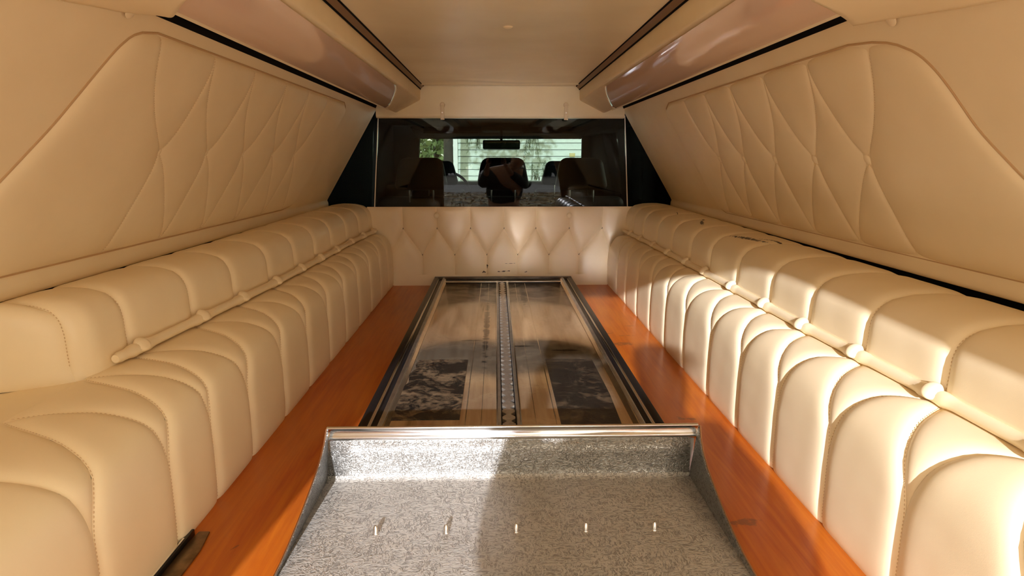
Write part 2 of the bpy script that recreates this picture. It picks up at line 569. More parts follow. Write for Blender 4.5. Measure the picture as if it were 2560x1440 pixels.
def bolster(side):
    word = 'left' if side < 0 else 'right'
    label = {-1: 'tan vinyl tufted side bolster in shade, running along the left of the wood floor',
             +1: 'cream tufted side bolster struck by sunlight, with black scuffs on its top'}[side]
    root = empty('side_bolster', (side * .7, 1.8, 0))
    tag(root, label, 'bolster', 'tufted side bolsters')
    mat = M_VRIGHT if side > 0 else M_VINYL
    B = BUTTONS[side]
    lb, ub = low_base(side), up_base(side)
    li, ui = inward_fn(lb, side), inward_fn(ub, side)
    sj = .203
    def g(s):
        t = np.clip(np.asarray(s, float) / sj, 0, 1)
        return 1 - (1 - t) ** 1.7
    lines = []
    mids = [(B[i] + B[i + 1]) / 2 for i in range(len(B) - 1)]
    n = len(B)
    for i in range(n):
        a = mids[i - 1] if i > 0 else B[0] - .105
        c = mids[i] if i < n - 1 else 3.30
        yb = B[i]
        lo = (lambda s, yb=yb, a=a: yb + (a - yb) * g(s))
        hi = (lambda s, yb=yb, c=c: yb + (c - yb) * g(s))
        patch('lower_segment', root, mat, lb, li, lo, hi, 0.0, LOW_L, nu=20, nv=44, puff=.011, lam=.009, top=(.5, .02), bot=(.25, .012))
        if .75 < yb < 2.9:
            for fn in (lo, hi):
                s = np.linspace(.004, LOW_L - .01 if fn is lo else sj, 60)
                y = fn(s)
                lines.append((lb(y, s) + li(y, s) * .0022, li(y, s)))
        if i < n - 1:
            y2, m = B[i + 1], mids[i]
            lo2 = (lambda s, yb=yb, m=m: yb + (m - yb) * g(s))
            hi2 = (lambda s, yb=y2, m=m: yb + (m - yb) * g(s))
            patch('diamond_segment', root, mat, lb, li, lo2, hi2, 0.0, sj, nu=20, nv=26, puff=.009, lam=.010, top=(.2, .018))
            patch('upper_segment', root, mat, ub, ui, const(yb), const(y2), 0.0, UP_L, nu=22, nv=34, puff=.013, lam=.009, top=(.3, .012), bot=(.3, .02))
            if .75 < yb < 2.4:
                s = np.linspace(.03, UP_L - .12, 50)
                lines.append((ub(const(yb)(s), s) + ui(const(yb)(s), s) * .0022, ui(const(yb)(s), s)))
    patch('upper_segment', root, mat, ub, ui, const(B[-1]), const(3.30), 0.0, UP_L, nu=14, nv=34, puff=.013, lam=.011, top=(.3, .015), bot=(.3, .02))
    # ledge that runs on under the upper cushion
    yy = np.linspace(.3, 3.3, 60)
    Yg, Sg = np.meshgrid(yy, np.linspace(-LOW_OFF, 0, 8), indexing='ij')
    P = lb(Yg, Sg) - np.array([0, 0, .002])
    F = [(i * 8 + j, i * 8 + j + 1, (i + 1) * 8 + j + 1, (i + 1) * 8 + j) for i in range(59) for j in range(7)]
    mesh('ledge_underlay', P.reshape(-1, 3), F, mat, root, smooth=True)
    # piping rail
    y0 = 1.142 if side < 0 else .30
    ys = np.unique(np.concatenate([np.arange(y0, 3.29, .012), [3.29]]))
    rad = []
    for y in ys:
        dmin = min(abs(y - b) for b in B)
        rad.append(.0100 + .0026 * math.exp(-((dmin - .024) / .010) ** 2) + .002 * math.exp(-(dmin / .02) ** 2))
    rad[0] = .0075; rad[1] = .0105
    mb = MB()
    mb.tube([(side * (rail_x(side, y) - (.004 if side > 0 else .011)), y, RAIL_Z + (.001 if side > 0 else .004)) for y in ys], rad, 14)
    mb.build('piping_rail', mat, root, smooth=True)
    for b in B:
        if b < y0 + .03: continue
        place_dome('button', BTN, M_VINYL, root, (side * (rail_x(side, b) - (.0115 if side > 0 else .018)), b, RAIL_Z + (.0095 if side > 0 else .0115)), (-side * .62, -.25, .75))
    stitches('seam_stitching', root, M_STITCH, lines)
    return root

# ------------------------------------------------------------------ structure: floor
fl = empty('floor', (0, 1.8, 0)); tag(fl, 'orange brown varnished wood floor of the cargo bay', None, None, 'structure')
mb = MB(); mb.box((-.62, -.05, -.02), (.62, 3.32, 0)); mb.build('wood_deck', M_WOOD, fl)

# side walls: leaning vinyl panel with a tufted padded insert
def wall_x(z):
    return .90 - .60 * (z - .41)

def wall(side):
    word = 'left' if side < 0 else 'right'
    root = empty('wall_' + word, (side * .75, 1.8, .4))
    tag(root, {-1: 'tan vinyl wall leaning inward over the left bolster with buttoned padding',
               1: 'tan vinyl wall leaning inward over the right bolster with buttoned padding'}[side], None, None, 'structure')
    nin = np.array([-side, 0, -.6]); nin = nin / np.linalg.norm(nin)
    # sheet with the rolled lower edge
    zs = np.array([.402, .404, .407, .411, .416, .424, .434, .441, .447, .455, .50, .60, .70, .80, .86, .885, .895, .9005])
    bl = np.array([-.012, .002, .010, .016, .0200, .0185, .011, .001, 0, 0, 0, 0, 0, 0, 0, -.0005, -.002, -.006])
    ys = np.linspace(.1, 3.30, 65)
    V = []
    for y in ys:
        zo = np.interp(y, [1.0, 2.6, 3.3], [.000, .0, .0])
        for z, b in zip(zs, bl):
            V.append(np.array([side * wall_x(z), y, z + zo]) + nin * b)
    nz = len(zs)
    F = [(i * nz + j, i * nz + j + 1, (i + 1) * nz + j + 1, (i + 1) * nz + j) for i in range(len(ys) - 1) for j in range(nz - 1)]
    if side < 0: F = [f[::-1] for f in F]
    mesh('wall_sheet', V, F, M_VWALL, root, smooth=True)
    mb = MB(); mb.prism([(side * .912, .35), (side * .95, .35), (side * .93, .43), (side * .905, .425)], 'y', .1, 3.30); mb.build('gap_backing', M_BLACK, root)  # black strip stands for the shade between wall and bolster
    # padded insert
    if side > 0:
        near = ([.440, .52, .613, .69, .77, .80, .825, .840, .849, .855], [.80, .875, .955, 1.008, 1.035, 1.052, 1.078, 1.115, 1.17, 1.24])
        far = ([.440, .452, .47, .80, .825, .842, .855], [2.50, 2.535, 2.55, 2.585, 2.58, 2.56, 2.50])
        bt = [1.352, 1.579, 1.806, 2.035, 2.256]; zb = .646; ztop = .855; zbot = .440
        tops = [b - .165 for b in bt] + [bt[-1] + .06]
        bots = [bt[0] - .02] + [b + .20 for b in bt]
    else:
        near = ([.448, .52, .613, .70, .80, .832, .850, .861, .868], [.87, .935, 1.005, 1.065, 1.118, 1.136, 1.152, 1.175, 1.225])
        far = ([.448, .458, .475, .83, .852, .868], [2.58, 2.68, 2.70, 2.735, 2.72, 2.66])
        bt = [1.425, 1.653, 1.886, 2.133, 2.359]; zb = .663; ztop = .868; zbot = .448
        tops = [b - .185 for b in bt] + [bt[-1] + .055]
        bots = [bt[0] - .04] + [b + .20 for b in bt]
    yn = lambda z: sum(np.interp(z + d_ * np.clip((ztop - z) / .03, 0, 1), *near) for d_ in (-.02, -.013, -.006, 0, .006, .013, .02)) / 7
    yf = lambda z: np.interp(z, *far)
    # seam curves leaving each button: two upward (to tops[k], tops[k+1]), two downward
    def upc(yb, yt, z):
        t = np.clip((z - zb) / (ztop - zb), 0, 1)
        return yb + (yt - yb) * (1 - (1 - t) ** 1.8)
    def dnc(yb, yt, z):
        t = np.clip((zb - z) / (zb - zbot), 0, 1)
        return yb + (yt - yb) * (1 - (1 - t) ** 1.2)
    seams = []
    for k, b in enumerate(bt):
        for yt in (tops[k], tops[k + 1]):
            zz = np.linspace(zb, ztop, 26); seams.append((upc(b, yt, zz), zz))
        for yt in (bots[k], bots[k + 1]):
            zz = np.linspace(zb, zbot, 26); seams.append((dnc(b, yt, zz), zz))
    outl_z = np.concatenate([np.linspace(zbot, ztop, 60), np.linspace(ztop, zbot, 60), [zbot]])
    outl_y = np.concatenate([yn(np.linspace(zbot, ztop, 60)), yf(np.linspace(ztop, zbot, 60)), yn(np.array([zbot]))])
    SL = math.sqrt(1 + .36)
    def height(Y, Z):
        dd = dist_poly(Y, Z * SL, outl_y, outl_z * SL)
        h = .009 * (1 - np.exp(-dd / .006)) + .008 * (1 - np.exp(-dd / .03)) - .0025
        amp = .0085 if side > 0 else .0034
        d = np.full(Y.shape, 1e9)
        for sy, sz in seams:
            d = np.minimum(d, dist_poly(Y, Z * SL, sy, sz * SL))
        h = h - amp * .38 * np.exp(-d / .0035) - amp * .95 * np.exp(-d / .040)
        for b in bt:
            r = np.hypot(Y - b, (Z - zb) * SL)
            h = h - .009 * np.exp(-(r / .03) ** 1.2)
        return h
    V = []; F = []
    for part, zr in (('u', (zb, ztop)), ('d', (zb, zbot))):
        zz = zr[0] + (zr[1] - zr[0]) * (1 - (1 - np.linspace(0, 1, 44)) ** 1.4)
        rows = []
        for z in zz:
            brk = [float(yn(z))]
            for k, b in enumerate(bt):
                if part == 'u': pr = (upc(b, tops[k], z), upc(b, tops[k + 1], z))
                else: pr = (dnc(b, bots[k], z), dnc(b, bots[k + 1], z))
                brk += [float(min(pr)), float(max(pr))]
            brk.append(float(yf(z)))
            for i in range(1, len(brk)): brk[i] = max(brk[i], brk[i - 1])
            r = []
            for i in range(len(brk) - 1):
                m_ = 30 if i in (0, len(brk) - 2) else 12
                u = cosp(m_ + 1)[:-1] if i < len(brk) - 2 else cosp(m_ + 1)
                r += list(brk[i] + (brk[i + 1] - brk[i]) * u)
            rows.append(r)
        Y = np.array(rows); Z = np.repeat(zz[:, None], Y.shape[1], 1)
        h = height(Y, Z)
        P = np.stack([side * wall_x(Z), Y, Z], -1) + nin * h[..., None]
        k0 = len(V); V += list(P.reshape(-1, 3)); nc = Y.shape[1]
        for i in range(len(zz) - 1):
            for j in range(nc - 1):
                a = k0 + i * nc + j
                f = (a, a + 1, a + nc + 1, a + nc)
                if (part == 'u') == (side > 0): f = f[::-1]
                F.append(f)
    o = mesh('padded_insert', V, F, M_VWALL, root, smooth=True)
    bm = bmesh.new(); bm.from_mesh(o.data); bmesh.ops.remove_doubles(bm, verts=bm.verts, dist=1e-5); bmesh.ops.recalc_face_normals(bm, faces=bm.faces)
    bm.to_mesh(o.data); bm.free()
    o.data.polygons.foreach_set('use_smooth', [True] * len(o.data.polygons))
    # thin darker tube around the insert, standing for the shade in its crease
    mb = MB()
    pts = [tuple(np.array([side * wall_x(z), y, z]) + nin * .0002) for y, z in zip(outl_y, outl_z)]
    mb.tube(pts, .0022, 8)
    mb.build('crease_line', M_CREASE, root, smooth=True)
    for b in bt:
        place_dome('button', BTN_S, M_VINYL, root, tuple(np.array([side * wall_x(zb), b, zb]) + nin * -.002), tuple(nin))
    lines = []
    for sy, sz in seams:
        hh = height(sy, sz)
        P = np.stack([side * wall_x(sz), sy, sz], -1) + nin * (hh + .0005)[:, None]
        lines.append((P, np.repeat(nin[None], len(sy), 0)))
    stitches('seam_stitching', root, M_STITCH, lines)
    return root

wall(-1); wall(+1)
bolster(-1); bolster(+1)

# black strip behind the gap above each side wall, standing for its shade
for sd, nm in ((-1, 'trim_1'), (1, 'trim_2')):
    r = empty(nm, (sd * .6, 1.8, .9)); tag(r, 'dark strip standing for the shade in the gap between the %s wall and the cove light' % ('left' if sd < 0 else 'right'), None, None, 'structure')
    mb = MB(); mb.prism([(sd * .6115, .892), (sd * .66, .885), (sd * .66, .94), (sd * .606, .94), (sd * .6065, .903)], 'y', 1.20, 3.30)
    mb.build('gap_strip', M_BLACK, r)

# ------------------------------------------------------------------ ceiling
cl = empty('ceiling', (0, 1.8, 1.0)); tag(cl, 'cream vinyl ceiling with one small button', None, None, 'structure')
xs = np.linspace(-.378, .378, 26); ys = np.concatenate([np.linspace(-.02, 2.6, 40), np.linspace(2.63, 3.285, 36)])
X, Y = np.meshgrid(xs, ys, indexing='ij')
Z = 1.0 + .003 * np.sin(3 * Y + 4 * X) * np.cos(5 * X)
wr = np.exp(-((Y - 3.08 - .03 * np.sin(9 * X)) / .03) ** 2) * .006 * (np.abs(X - .0) < .30) * np.cos(X * 5) ** 2
wr += np.exp(-((Y - 3.20 - .012 * np.sin(14 * X + 1)) / .018) ** 2) * .006
Z = Z - wr
Z = np.where(Y > 3.27, 1.0, Z)
nn = len(ys)
F = [(i * nn + j, i * nn + j + 1, (i + 1) * nn + j + 1, (i + 1) * nn + j) for i in range(25) for j in range(nn - 1)]
mesh('ceiling_panel', np.stack([X, Y, Z], -1).reshape(-1, 3), F, M_CEIL, cl, smooth=True)
place_dome('button', BTN_S, M_PAINTED, cl, (.012, 1.836, .999), (0, 0, -1))

# ------------------------------------------------------------------ cove lights
def cove(side):
    root = empty('cove_light', (side * .49, 1.7, .93))
    tag(root, {-1: 'long cove light with mauve acrylic cover under the ceiling, above the left wall',
               1: 'long cove light with mauve acrylic cover under the ceiling, above the right wall'}[side], 'light', 'cove lights along the ceiling edges')
    def pr(poly, y0, y1, name, mat, bev=.002):
        mb = MB(); mb.prism([(side * x, z) for x, z in poly], 'y', y0, y1)
        return mb.build(name, mat, root, bevel=bev)
    pr([(.393, .990), (.393, .938), (.397, .930), (.405, .925), (.506, .873), (.513, .871), (.52, .873), (.600, .905), (.604, .935), (.60, 1.04), (.41, 1.04)], .02, 3.287, 'housing', M_VINYL)
    pr([(.376, .9975), (.378, 1.012), (.395, 1.012), (.395, .986), (.390, .984)], .02, 3.285, 'channel', M_BROWNCH, 0)
    pr([(.3885, .9845), (.3895, .9815), (.3945, .9815), (.3945, .9845)], .02, 3.284, 'channel_edge', M_BLACK, 0)
    pr([(.3735, 1.001), (.3735, .9975), (.3765, .9965), (.3785, 1.001)], .02, 3.284, 'channel_edge', M_BLACK, 0)
    # cover: bulged translucent strip with a slanted, rounded far end
    a = np.array([.403, .9255]); b = np.array([.509, .8715])
    d = b - a; L = np.linalg.norm(d); nrm = np.array([-d[1], d[0]]) / L
    nrm = -nrm if nrm[1] > 0 else nrm
    nu, nv = 12, 60
    V = []
    for i in range(nu):
        t = i / (nu - 1)
        yend = 2.63 + .39 * t - .05 * max(0, (t - .85) / .15) ** 2 - .05 * max(0, (.15 - t) / .15) ** 2
        for j in range(nv):
            y = .05 + (yend - .05) * j / (nv - 1)
            h = .0045 + .009 * math.sin(math.pi * t) ** .8
            if j == nv - 1: h = 0
            p = a + d * t + nrm * h
            V.append((side * p[0], y, p[1]))
    F = [(i * nv + j, i * nv + j + 1, (i + 1) * nv + j + 1, (i + 1) * nv + j) for i in range(nu - 1) for j in range(nv - 1)]
    if side > 0: F = [f[::-1] for f in F]
    mesh('light_cover', V, F, M_ACRYL, root, smooth=True)
    mb = MB(); mb.prism([(side * .51, .872), (side * .516, .866), (side * .524, .872), (side * .52, .878)], 'y', .05, 3.05)
    mb.build('cover_lip', M_VINYL, root)
    return root
cove(-1); cove(1)

# rear header trim wrapping the upper rear corners
def rear_trim(side):
    root = empty('trim_3' if side < 0 else 'trim_4', (side * .6, 1.1, .9))
    tag(root, 'curved cream corner trim where the %s wall meets the rear header' % ('left' if side < 0 else 'right'), None, None, 'structure')
    if side > 0:
        c1 = [(.613, 1.190, .882), (.618, 1.077, .871), (.623, 1.0, .863), (.629, .886, .852), (.640, .6, .83)]
        c2 = [(.522, 1.050, .866), (.525, .93, .864), (.530, .87, .858), (.535, .78, .85), (.540, .5, .84)]
        c3 = [(.465, .985, .865), (.462, .91, .863), (.460, .83, .862), (.460, .75, .86), (.460, .5, .86)]
        c4 = [(.410, .925, .862), (.400, .86, .864), (.385, .78, .872), (.380, .70, .872), (.380, .5, .872)]
    else:
        c1 = [(.604, 1.200, .895), (.613, 1.107, .880), (.617, 1.038, .873), (.626, .9, .860), (.640, .6, .84)]
        c2 = [(.540, 1.105, .873), (.535, 1.0, .866), (.530, .86, .858), (.535, .78, .85), (.540, .5, .84)]
        c3 = [(.480, 1.000, .864), (.475, .92, .862), (.470, .82, .860), (.470, .75, .86), (.470, .5, .86)]
        c4 = [(.420, .900, .856), (.405, .85, .860), (.385, .78, .872), (.380, .70, .872), (.380, .5, .872)]
    C = np.array([c1, c2, c3, c4])
    def cr(A, n):
        out = []
        m = len(A)
        for q in np.linspace(0, m - 1, n):
            i = min(int(q), m - 2); t = q - i
            p0, p1, p2, p3 = A[max(i - 1, 0)], A[i], A[i + 1], A[min(i + 2, m - 1)]
            out.append(.5 * (2 * p1 + (p2 - p0) * t + (2 * p0 - 5 * p1 + 4 * p2 - p3) * t * t + (3 * p1 - 3 * p2 + p3 - p0) * t ** 3))
        return np.array(out)
    G = cr(C, 14)
    G = np.stack([cr(G[i], 20) for i in range(14)])
    G[..., 0] *= side
    F = [(i * 20 + j, i * 20 + j + 1, (i + 1) * 20 + j + 1, (i + 1) * 20 + j) for i in range(13) for j in range(19)]
    o = mesh('corner_trim', G.reshape(-1, 3), F, M_VINYL, root, smooth=True)
    md = o.modifiers.new('thick', 'SOLIDIFY'); md.thickness = .006; md.offset = 0
    place_dome('plug', BTN_P, M_PAINTED, root, (side * (.618 if side > 0 else .611), 1.085 if side > 0 else 1.115, .867 if side > 0 else .879), (-side, -.1, -.6))
rear_trim(-1); rear_trim(1)

# ------------------------------------------------------------------ front partition: tufted lower wall, header, glass
PY = 3.292
root = empty('wall_front', (0, PY, 0)); tag(root, 'cream vinyl tufted partition below the cab window', None, None, 'structure')
def pbase(Y, Sg):     # here "Y" runs across the car, s runs down from z = .408
    lean = .010 * np.clip(Sg / .41, 0, 1)
    return np.stack([Y, PY + lean, .408 - Sg], -1)
def pin(Y, Sg):
    n = np.zeros(Y.shape + (3,)); n[..., 1] = -1.0
    return n
US = [-.501, -.327, -.155, .018, .182, .355, .526]
LS = [-.405, -.238, -.072, .088, .251, .407]
s1, s2, sE = .112, .248, .408
def gg(s):
    return np.clip((np.asarray(s, float) - s1) / (s2 - s1), 0, 1)
for i, xb in enumerate(US):
    a = LS[i - 1] if i > 0 else -.575
    c = LS[i] if i < len(LS) else .575
    patch('lower_segment', root, M_PART, pbase, pin, (lambda s, xb=xb, a=a: xb + (a - xb) * gg(s)), (lambda s, xb=xb, c=c: xb + (c - xb) * gg(s)), s1, sE, nu=18, nv=36, puff=.014, lam=.014, bot=(.2, .012))
    if i < len(US) - 1:
        m = LS[i]
        patch('upper_segment', root, M_PART, pbase, pin, (lambda s, xb=xb, m=m: xb + (m - xb) * gg(s)), (lambda s, xb=US[i + 1], m=m: xb + (m - xb) * gg(s)), 0, s2, nu=18, nv=30, puff=.016, lam=.016, top=(.1, .014))
patch('upper_segment', root, M_PART, pbase, pin, const(-.68), (lambda s: -.501 + (-.575 + .501) * gg(s)), 0, s2, nu=18, nv=30, puff=.012, lam=.014, top=(.1, .014))
patch('upper_segment', root, M_PART, pbase, pin, (lambda s: .526 + (.575 - .526) * gg(s)), const(.69), 0, s2, nu=18, nv=30, puff=.012, lam=.014, top=(.1, .014))
patch('base_strip', root, M_PART, (lambda Y, Sg: pbase(Y, Sg) - np.array([0, .016, 0])), pin, const(-.56), const(.56), .350, .408, nu=20, nv=8, puff=.002, lam=.01)
mb = MB(); mb.box((-.93, PY + .012, -.02), (.93, PY + .05, .402)); mb.build('backing_board', M_CAB, root)
for x in (-.326, .352):
    place_dome('button', BTN_S, M_PAINTED, root, (x, PY - .013, .364), (0, -1, 0))

hd = empty('wall_header', (0, PY, .85)); tag(hd, 'cream header panel above the cab window with two strap latches', None, None, 'structure')
mb = MB(); mb.prism([(3.272, .850), (3.268, .856), (3.268, .865), (3.288, .985), (3.290, 1.02), (3.32, 1.02), (3.32, .845), (3.278, .845)], 'x', -.612, .618)
mb.build('header_panel', M_CEIL, hd, bevel=.002)
for x in (-.284, .3245):
    mb = MB()
    mb.box((x - .0085, 3.254, .838), (x + .0085, 3.262, .905)); b = mb.build('strap_latch', M_PAINTED, hd, bevel=.002)
    rb = MB(); rb.tube([(x, 3.284, .908), (x, 3.266, .908)], .0125, 16); rb.tube([(x, 3.266, .908), (x, 3.262, .908)], [.0125, .009], 16); rb.build('latch_eye', M_PAINTED, b, smooth=True)
    rb = MB(); rb.tube([(x, 3.258, .870), (x, 3.250, .870)], .0035, 10); rb.build('screw', M_CHROME, b)
    rb = MB(); rb.box((x - .0095, 3.250, .836), (x + .0095, 3.262, .842)); rb.build('latch_foot', M_PAINTED, b, bevel=.001)

wn = empty('window_1', (0, 3.31, .4)); tag(wn, 'dark glass window between the cargo bay and the cab', None, None, 'structure')
mb = MB(); mb.prism([(-.650, .395), (.660, .395), (.628, .86), (-.606, .86)], 'y', 3.306, 3.310); mb.build('sliding_pane', M_GLASS, wn)
for pts in ([(-.646, .40), (-.608, .86), (-.604, .86), (-.641, .40)], [(.657, .40), (.627, .86), (.623, .86), (.652, .40)]):
    mb = MB(); mb.prism(pts, 'y', 3.302, 3.312); mb.build('pane_edge', M_CHROME, wn)
M_SIDEGL = glass('side_light_glass', (.65, .70, .68), 1.12)
for s_ in (-1, 1):
    mb = MB(); mb.prism([(s_ * .662, .39), (s_ * .93, .39), (s_ * .64, .90), (s_ * .63, .86)], 'y', 3.312, 3.315); mb.build('corner_pane', M_SIDEGL, wn)
mb = MB(); mb.box((-.92, 3.30, .385), (.92, 3.33, .404)); mb.build('window_sill', M_CAB, wn)

# ------------------------------------------------------------------ body shell outside the trim (keeps daylight out)
sh = empty('car_body', (0, 1.6, 0)); tag(sh, 'black outer body shell of the hearse', None, None, 'structure')
M_PAINT = plain('black_car_paint', (.012, .012, .013), .15, 0, .6)
for s_ in (-1, 1):
    mb = MB(); mb.prism([(s_ * 1.0, -.45), (s_ * 1.0, .42), (s_ * .74, 1.06), (s_ * .71, 1.06), (s_ * .96, .42), (s_ * .96, -.45)], 'y', -.06, 3.36)
    mb.build('side_body', M_PAINT, sh, bevel=.004)
mb = MB(); mb.box((-.74, -.06, 1.06), (.74, 5.2, 1.10)); mb.build('roof_skin', M_PAINT, sh, bevel=.01)
mb = MB(); mb.box((-1.0, -.06, -.30), (1.0, 3.36, -.27)); mb.build('underbody', M_PAINT, sh)
# unseen rear door frame, its opening outlined to shape the sunlight inside
op = [(-.56, -.02), (-.56, .70), (-.535, .80), (-.48, .855), (-.40, .872), (.41, .876), (.452, .862), (.480, .825), (.512, .755), (.580, .595), (.625, .42), (.66, .20), (.67, -.02)]
outer = [(-1.0, -.02), (-1.0, .42), (-.9, .66), (-.83, .84), (-.74, 1.06), (.0, 1.06), (.60, 1.06), (.74, 1.06), (.80, .92), (.87, .74), (1.0, .42), (1.0, .2), (1.0, -.02)]
V = []; F = []
for (y, poly) in ((-.06, op), (-.06, outer), (-.02, op), (-.02, outer)):
    V += [(x, y, z) for x, z in poly]
n = len(op)
for i in range(n - 1):
    F.append((i, i + 1, n + i + 1, n + i)); F.append((2 * n + i, 3 * n + i, 3 * n + i + 1, 2 * n + i + 1))
    F.append((i, 2 * n + i, 2 * n + i + 1, i + 1))
mesh('rear_door_frame', V, F, M_VINYL, sh)
mb = MB(); mb.box((-1.0, -.10, -.45), (1.0, -.02, -.021)); mb.build('rear_sill', M_DULL, sh, bevel=.006)

# ------------------------------------------------------------------ casket table
ct = empty('casket_table', (0, 2.2, 0))
tag(ct, 'low black framed casket table with stained steel plates on the wood floor', 'table')
YN, YF = 1.215, 3.262
def strip(x0, x1, z0, z1, name, mat, y0=YN, y1=YF, bev=.001, parent=ct):
    mb = MB(); mb.box((min(x0, x1), y0, z0), (max(x0, x1), y1, z1)); return mb.build(name, mat, parent, bevel=bev)
OX = .012
for s_ in (-1, 1):
    strip(OX + s_ * .354, OX + s_ * .334, 0.0, .047, 'side_rail', M_DARKRAIL)
    strip(OX + s_ * .334, OX + s_ * .326, 0.0, .0455, 'rail_insert', M_CHROME, bev=.0015)
    strip(OX + s_ * .326, OX + s_ * .311, 0.0, .039, 'rail_groove', M_DARKRAIL)
    strip(OX + s_ * .311, OX + s_ * .299, 0.0, .0465, 'inner_rail', M_DULL, bev=.002)
    mb = MB(); mb.prism([(OX + s_ * .299, .0), (OX + s_ * .299, .044), (OX + s_ * .296, .044), (OX + s_ * .287, .038), (OX + s_ * .287, 0)], 'y', YN, YF)
    mb.build('inner_bevel', M_PLATE, ct)
M_ENDBAR = plain('stained_end_bar', (.10, .075, .05), .3, .6, nz=(20, .6))
strip(OX - .354, OX + .354, 0, .048, 'end_bar', M_ENDBAR, YF - .008, YF + .022)
strip(OX - .300, OX + .300, 0, .040, 'end_bar_inner', M_DARKRAIL, YF - .095, YF - .008)
strip(OX - .296, OX + .296, .040, .0435, 'end_trim', M_CHROME, YF - .105, YF - .092)
strip(-.287 + OX, -.021, .0, .0365, 'plate', M_PLATE, YN, YF - .10)
strip(.033, OX + .287, .0, .0365, 'plate', M_PLATE, YN, YF - .10)
for x in (-.098, .118):
    strip(x - .0012, x + .0012, .0365, .0378, 'plate_fold', M_PLATE, YN, YF - .10, 0)
for x in (-.060, .070):
    strip(x - .0007, x + .0007, .0365, .0371, 'plate_fold', M_PLATE, YN, YF - .10, 0)
# centre rack
strip(-.021, .033, 0, .030, 'rack_channel', M_DARKRAIL, YN, YF - .06)
for x0, x1 in ((-.0215, -.0125), (.0245, .0335)):
    strip(x0, x1, .03, .041, 'rack_guide', M_DULL, YN, YF - .07, .0015)
for x in (-.0225, .0345):
    strip(x - .0012, x + .0012, .0365, .0415, 'guide_edge', M_CHROME, YN, YF - .07, 0)
M_RACK = plain('worn_zinc_rack', (.62, .56, .48), .32, .85, nz=(90, .35))
mb = MB()
zc0, zc1 = .030, .0385
ys_ = np.arange(YN, YF - .09, .042)
for k, y in enumerate(ys_):
    for sg, xb, xt in ((-1, .001, -.0095), (1, .011, .0215)):
        # a tooth between two scallops: wide root, narrow crest
        mb.prism([(xb, y), (xb, y + .042), (xb + (xt - xb) * .25, y + .038), (xt, y + .027), (xt, y + .015), (xb + (xt - xb) * .25, y + .004)], 'z', zc0, zc1)
mb.box((.001, YN, zc0), (.011, YF - .09, zc1 + .0008))
mb.build('toothed_rack', M_RACK, ct)
# worn rubber mats
def mat_patch(name, poly, mat, label):
    mb = MB(); mb.prism(poly, 'z', .0362, .0384); o = mb.build(name, mat, ct, bevel=0); o['label'] = label; return o
e = [(-.112, 1.44), (-.112, 1.90), (-.20, 1.905), (-.262, 1.90), (-.268, 1.86), (-.262, 1.82), (-.275, 1.77), (-.268, 1.70), (-.280, 1.66), (-.277, 1.58), (-.283, 1.54), (-.274, 1.50), (-.281, 1.44)]
mat_patch('rubber_mat', e, M_RUB1, 'flaking black rubber patch')
e = [(.128, 1.40), (.128, 1.90), (.21, 1.902), (.272, 1.895), (.276, 1.60), (.27, 1.40)]
mat_patch('rubber_mat', e, M_RUB2, 'smooth black rubber patch')

# ------------------------------------------------------------------ loading pan in the foreground
pn = empty('loading_pan', (0, 1.0, 0)); tag(pn, 'leather-grained grey metal pan with raised curved sides at the rear end of the casket table', 'tray')
PX0, PX1, PYB = -.366, .372, 1.205
rimY = [.40, .80, .88, .93, .98, 1.03, 1.09, 1.13, 1.165, 1.19, 1.206]
rimZ = [.012, .0125, .013, .016, .024, .034, .050, .062, .078, .097, .118]
V = []; F = []
# floor + back wall (grained), continuous sheet
rows = [(.40, .010), (.6, .010), (.8, .010), (1.0, .010), (1.15, .010), (1.19, .0100), (1.199, .0115), (1.204, .018), (1.2055, .03), (1.207, .06), (1.209, .092)]
xs = np.linspace(PX0, PX1, 14)
for (y, z) in rows:
    for x in xs: V.append((x, y, z))
for i in range(len(rows) - 1):
    for j in range(13):
        a = i * 14 + j; F.append((a, a + 1, a + 15, a + 14))
o = mesh('grained_sheet', V, F, M_GRAIN, pn, smooth=True)
o.data.materials.append(M_GRAINB)
for p_ in o.data.polygons:
    if p_.center.z > .016: p_.material_index = 1
md = o.modifiers.new('thick', 'SOLIDIFY'); md.thickness = .003; md.offset = -1
# side cheeks
for s_, xb, lb in ((-1, PX0, ''), (1, PX1, '')):
    V = []; F = []
    yy = np.linspace(.40, 1.207, 44)
    zz = np.interp(yy, rimY, rimZ)
    for y, z in zip(yy, zz):
        fl_ = (.011 if s_ > 0 else -.006) * (z - .01) / .11 + (.003 if s_ > 0 else 0)
        for t in (0, .03, .5, .92, 1.0):
            V.append((xb + s_ * (fl_ * t), y, .010 + (z - .010) * t))
        V.append((xb + s_ * (fl_ + .0035), y, z + .0005)); V.append((xb + s_ * (fl_ + .004), y, z - .006))
    k = 7
    for i in range(len(yy) - 1):
        for j in range(k - 1):
            a = i * k + j; f = (a, a + 1, a + k + 1, a + k); F.append(f if s_ > 0 else f[::-1])
    o = mesh('side_cheek', V, F, M_GRAINS, pn, smooth=True)
    mb = MB(); mb.tube([(xb + s_ * ((.011 if s_ > 0 else -.006) * (z - .01) / .11 + (.0065 if s_ > 0 else .0035)), y, z) for y, z in zip(yy, zz)], .0016, 6)
    mb.build('cheek_edge', plain('copper_edge', (.55, .33, .20), .3, 1.0) if s_ < 0 else bpy.data.materials['copper_edge'], pn, smooth=True)
# skirt under the pan sides so that it stands on the deck
mb = MB(); mb.box((PX0 + .004, .40, .0), (PX1 - .004, 1.198, .0068)); mb.build('under_tray', M_DARKRAIL, pn)
